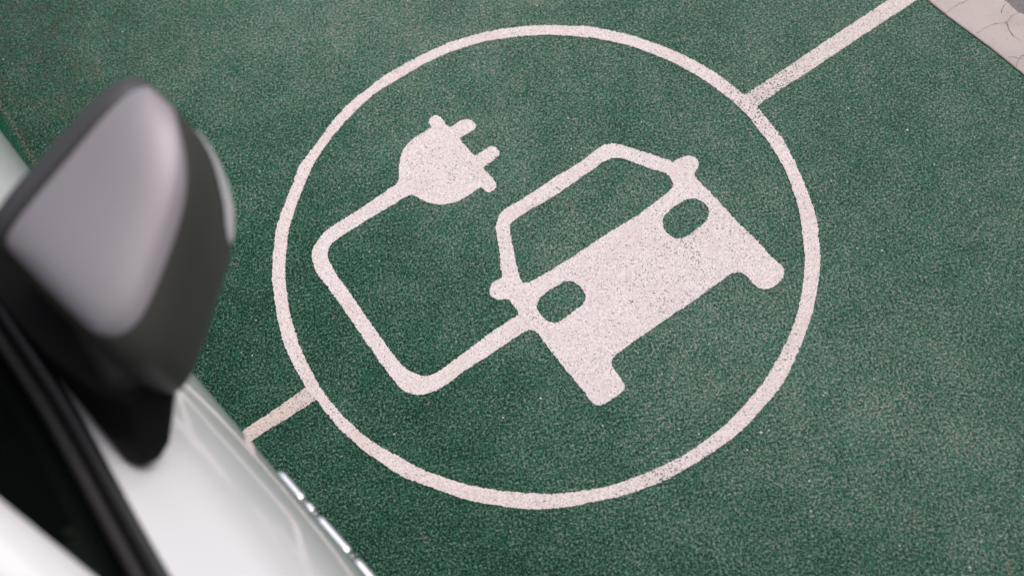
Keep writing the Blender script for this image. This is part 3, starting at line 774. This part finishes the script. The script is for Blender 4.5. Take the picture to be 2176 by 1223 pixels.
# lower black skirt and foot
def hull(name, pts, mat, parent, bevel=.004):
    b = bmesh.new()
    for p in pts: b.verts.new(ml(p))
    r = bmesh.ops.convex_hull(b, input=b.verts)
    bmesh.ops.delete(b, geom=[g for g in r['geom_interior'] if isinstance(g, bmesh.types.BMVert)], context='VERTS')
    me = bpy.data.meshes.new(name); b.to_mesh(me); b.free(); me.materials.append(mat)
    for p in me.polygons: p.use_smooth = True
    o = link(bpy.data.objects.new(name, me), parent)
    m_ = o.modifiers.new('b', 'BEVEL'); m_.width = bevel; m_.segments = 4; m_.limit_method = 'ANGLE'; m_.angle_limit = rad(15)
    me.set_sharp_from_angle(angle=rad(60))
    return o
base = [(-.692, -.193), (-.668, -.196), (-.652, -.184), (-.645, -.162), (-.655, -.140), (-.715, -.133), (-.735, -.165), (-.715, -.188)]
topc = [(-.985, -.202), (-.90, -.197), (-.826, -.190), (-.785, -.178), (-.730, -.166), (-.690, -.141), (-.688, -.090), (-.706, -.066), (-.823, -.070), (-.95, -.10), (-1.04, -.150), (-1.06, -.205)]
hull('mirror_foot', [(u*1.02, v*1.02, .906) for u, v in base] + [(u, v, .932) for u, v in base] + [(u, v, .992) for u, v in topc] + [(u, v, 1.012) for u, v in topc], BLACKP, mirror)
hull('mirror_lower_shell', [(u, v, .962) for u, v in ((-.750, -.160), (-.733, -.160), (-.712, -.140), (-.700, -.112), (-.706, -.088), (-.76, -.085), (-.795, -.140))]
     + [(-.760, -.170, .985), (-.722, -.163, .985), (-.692, -.140, .985), (-.678, -.110, .985), (-.692, -.080, .985), (-.78, -.05, .99), (-.85, -.14, .99), (-.70, -.10, 1.03), (-.72, -.14, 1.03), (-.80, -.04, 1.03), (-.86, -.13, 1.03)], HOUSE, mirror, .010)

# unseen dark wall added below the view for mirror and door to reflect
WALLM = simple('dark_render', (.060, .062, .058), .9, var=.25, vs=1.5, bump=.4)
mb = MB(); mb.box((0, 0, 2.75), (9, .12, 2.75)); mb.box((0, .06, 5.56), (9.1, .22, .055))
for x in (-6, -2.6, 2.6, 6):
    mb.box((x, .16, 2.6), (.16, .035, 2.6))
wl = mb.build('added_dark_wall', WALLM, None, smooth=False); tag(wl, kind='structure')
pw = FU*3.1; wl.location = (pw.x, pw.y, 0); wl.rotation_euler = (0, 0, HEAD + math.pi/2)

# ---------------------------------------------------------------- light, sky, camera
SUN_EL, SUN_AZ = rad(52), rad(70)
sun = bpy.data.lights.new('sun', 'SUN'); sun.energy = .8; sun.angle = rad(45); sun.color = (1, .955, .91)
so = link(bpy.data.objects.new('sun', sun))
sd = Vector((math.sin(SUN_AZ)*math.cos(SUN_EL), math.cos(SUN_AZ)*math.cos(SUN_EL), math.sin(SUN_EL)))
so.rotation_euler = sd.to_track_quat('Z', 'Y').to_euler()
w = bpy.data.worlds.new('World'); scene.world = w; w.use_nodes = True
nt = w.node_tree; nt.nodes.clear()
sky = nt.nodes.new('ShaderNodeTexSky'); sky.sky_type = 'NISHITA'; sky.sun_disc = False
sky.sun_elevation = SUN_EL; sky.sun_rotation = SUN_AZ; sky.dust_density = 4; sky.air_density = 1.2
hs_ = nt.nodes.new('ShaderNodeHueSaturation'); hs_.inputs['Saturation'].default_value = .22
bg = nt.nodes.new('ShaderNodeBackground'); bg.inputs[1].default_value = .14
ow = nt.nodes.new('ShaderNodeOutputWorld')
nt.links.new(sky.outputs[0], hs_.inputs['Color']); nt.links.new(hs_.outputs[0], bg.inputs[0]); nt.links.new(bg.outputs[0], ow.inputs[0])

CH, CT, CRL = 2.17493, .461647, -.165023
cam = bpy.data.cameras.new('camera'); cam.sensor_width = 36; cam.lens = 2200/2176*36; cam.clip_start = .01; cam.clip_end = 1000
co = link(bpy.data.objects.new('camera', cam)); scene.camera = co
f = Vector((0, math.sin(CT), -math.cos(CT))); r0 = Vector((1, 0, 0)); u0 = r0.cross(f)
R = r0*math.cos(CRL) + u0*math.sin(CRL); U = -r0*math.sin(CRL) + u0*math.cos(CRL)
co.matrix_world = Matrix(((R.x, U.x, -f.x, 0), (R.y, U.y, -f.y, 0), (R.z, U.z, -f.z, CH), (0, 0, 0, 1)))
cam.dof.use_dof = True; cam.dof.focus_distance = 2.44; cam.dof.aperture_fstop = 1.5; cam.dof.aperture_blades = 0
scene.view_settings.view_transform = 'Standard'; scene.view_settings.look = 'None'
scene.view_settings.exposure = 0.30; scene.view_settings.gamma = 1
scene.cycles.max_bounces = 8; scene.cycles.use_denoising = True
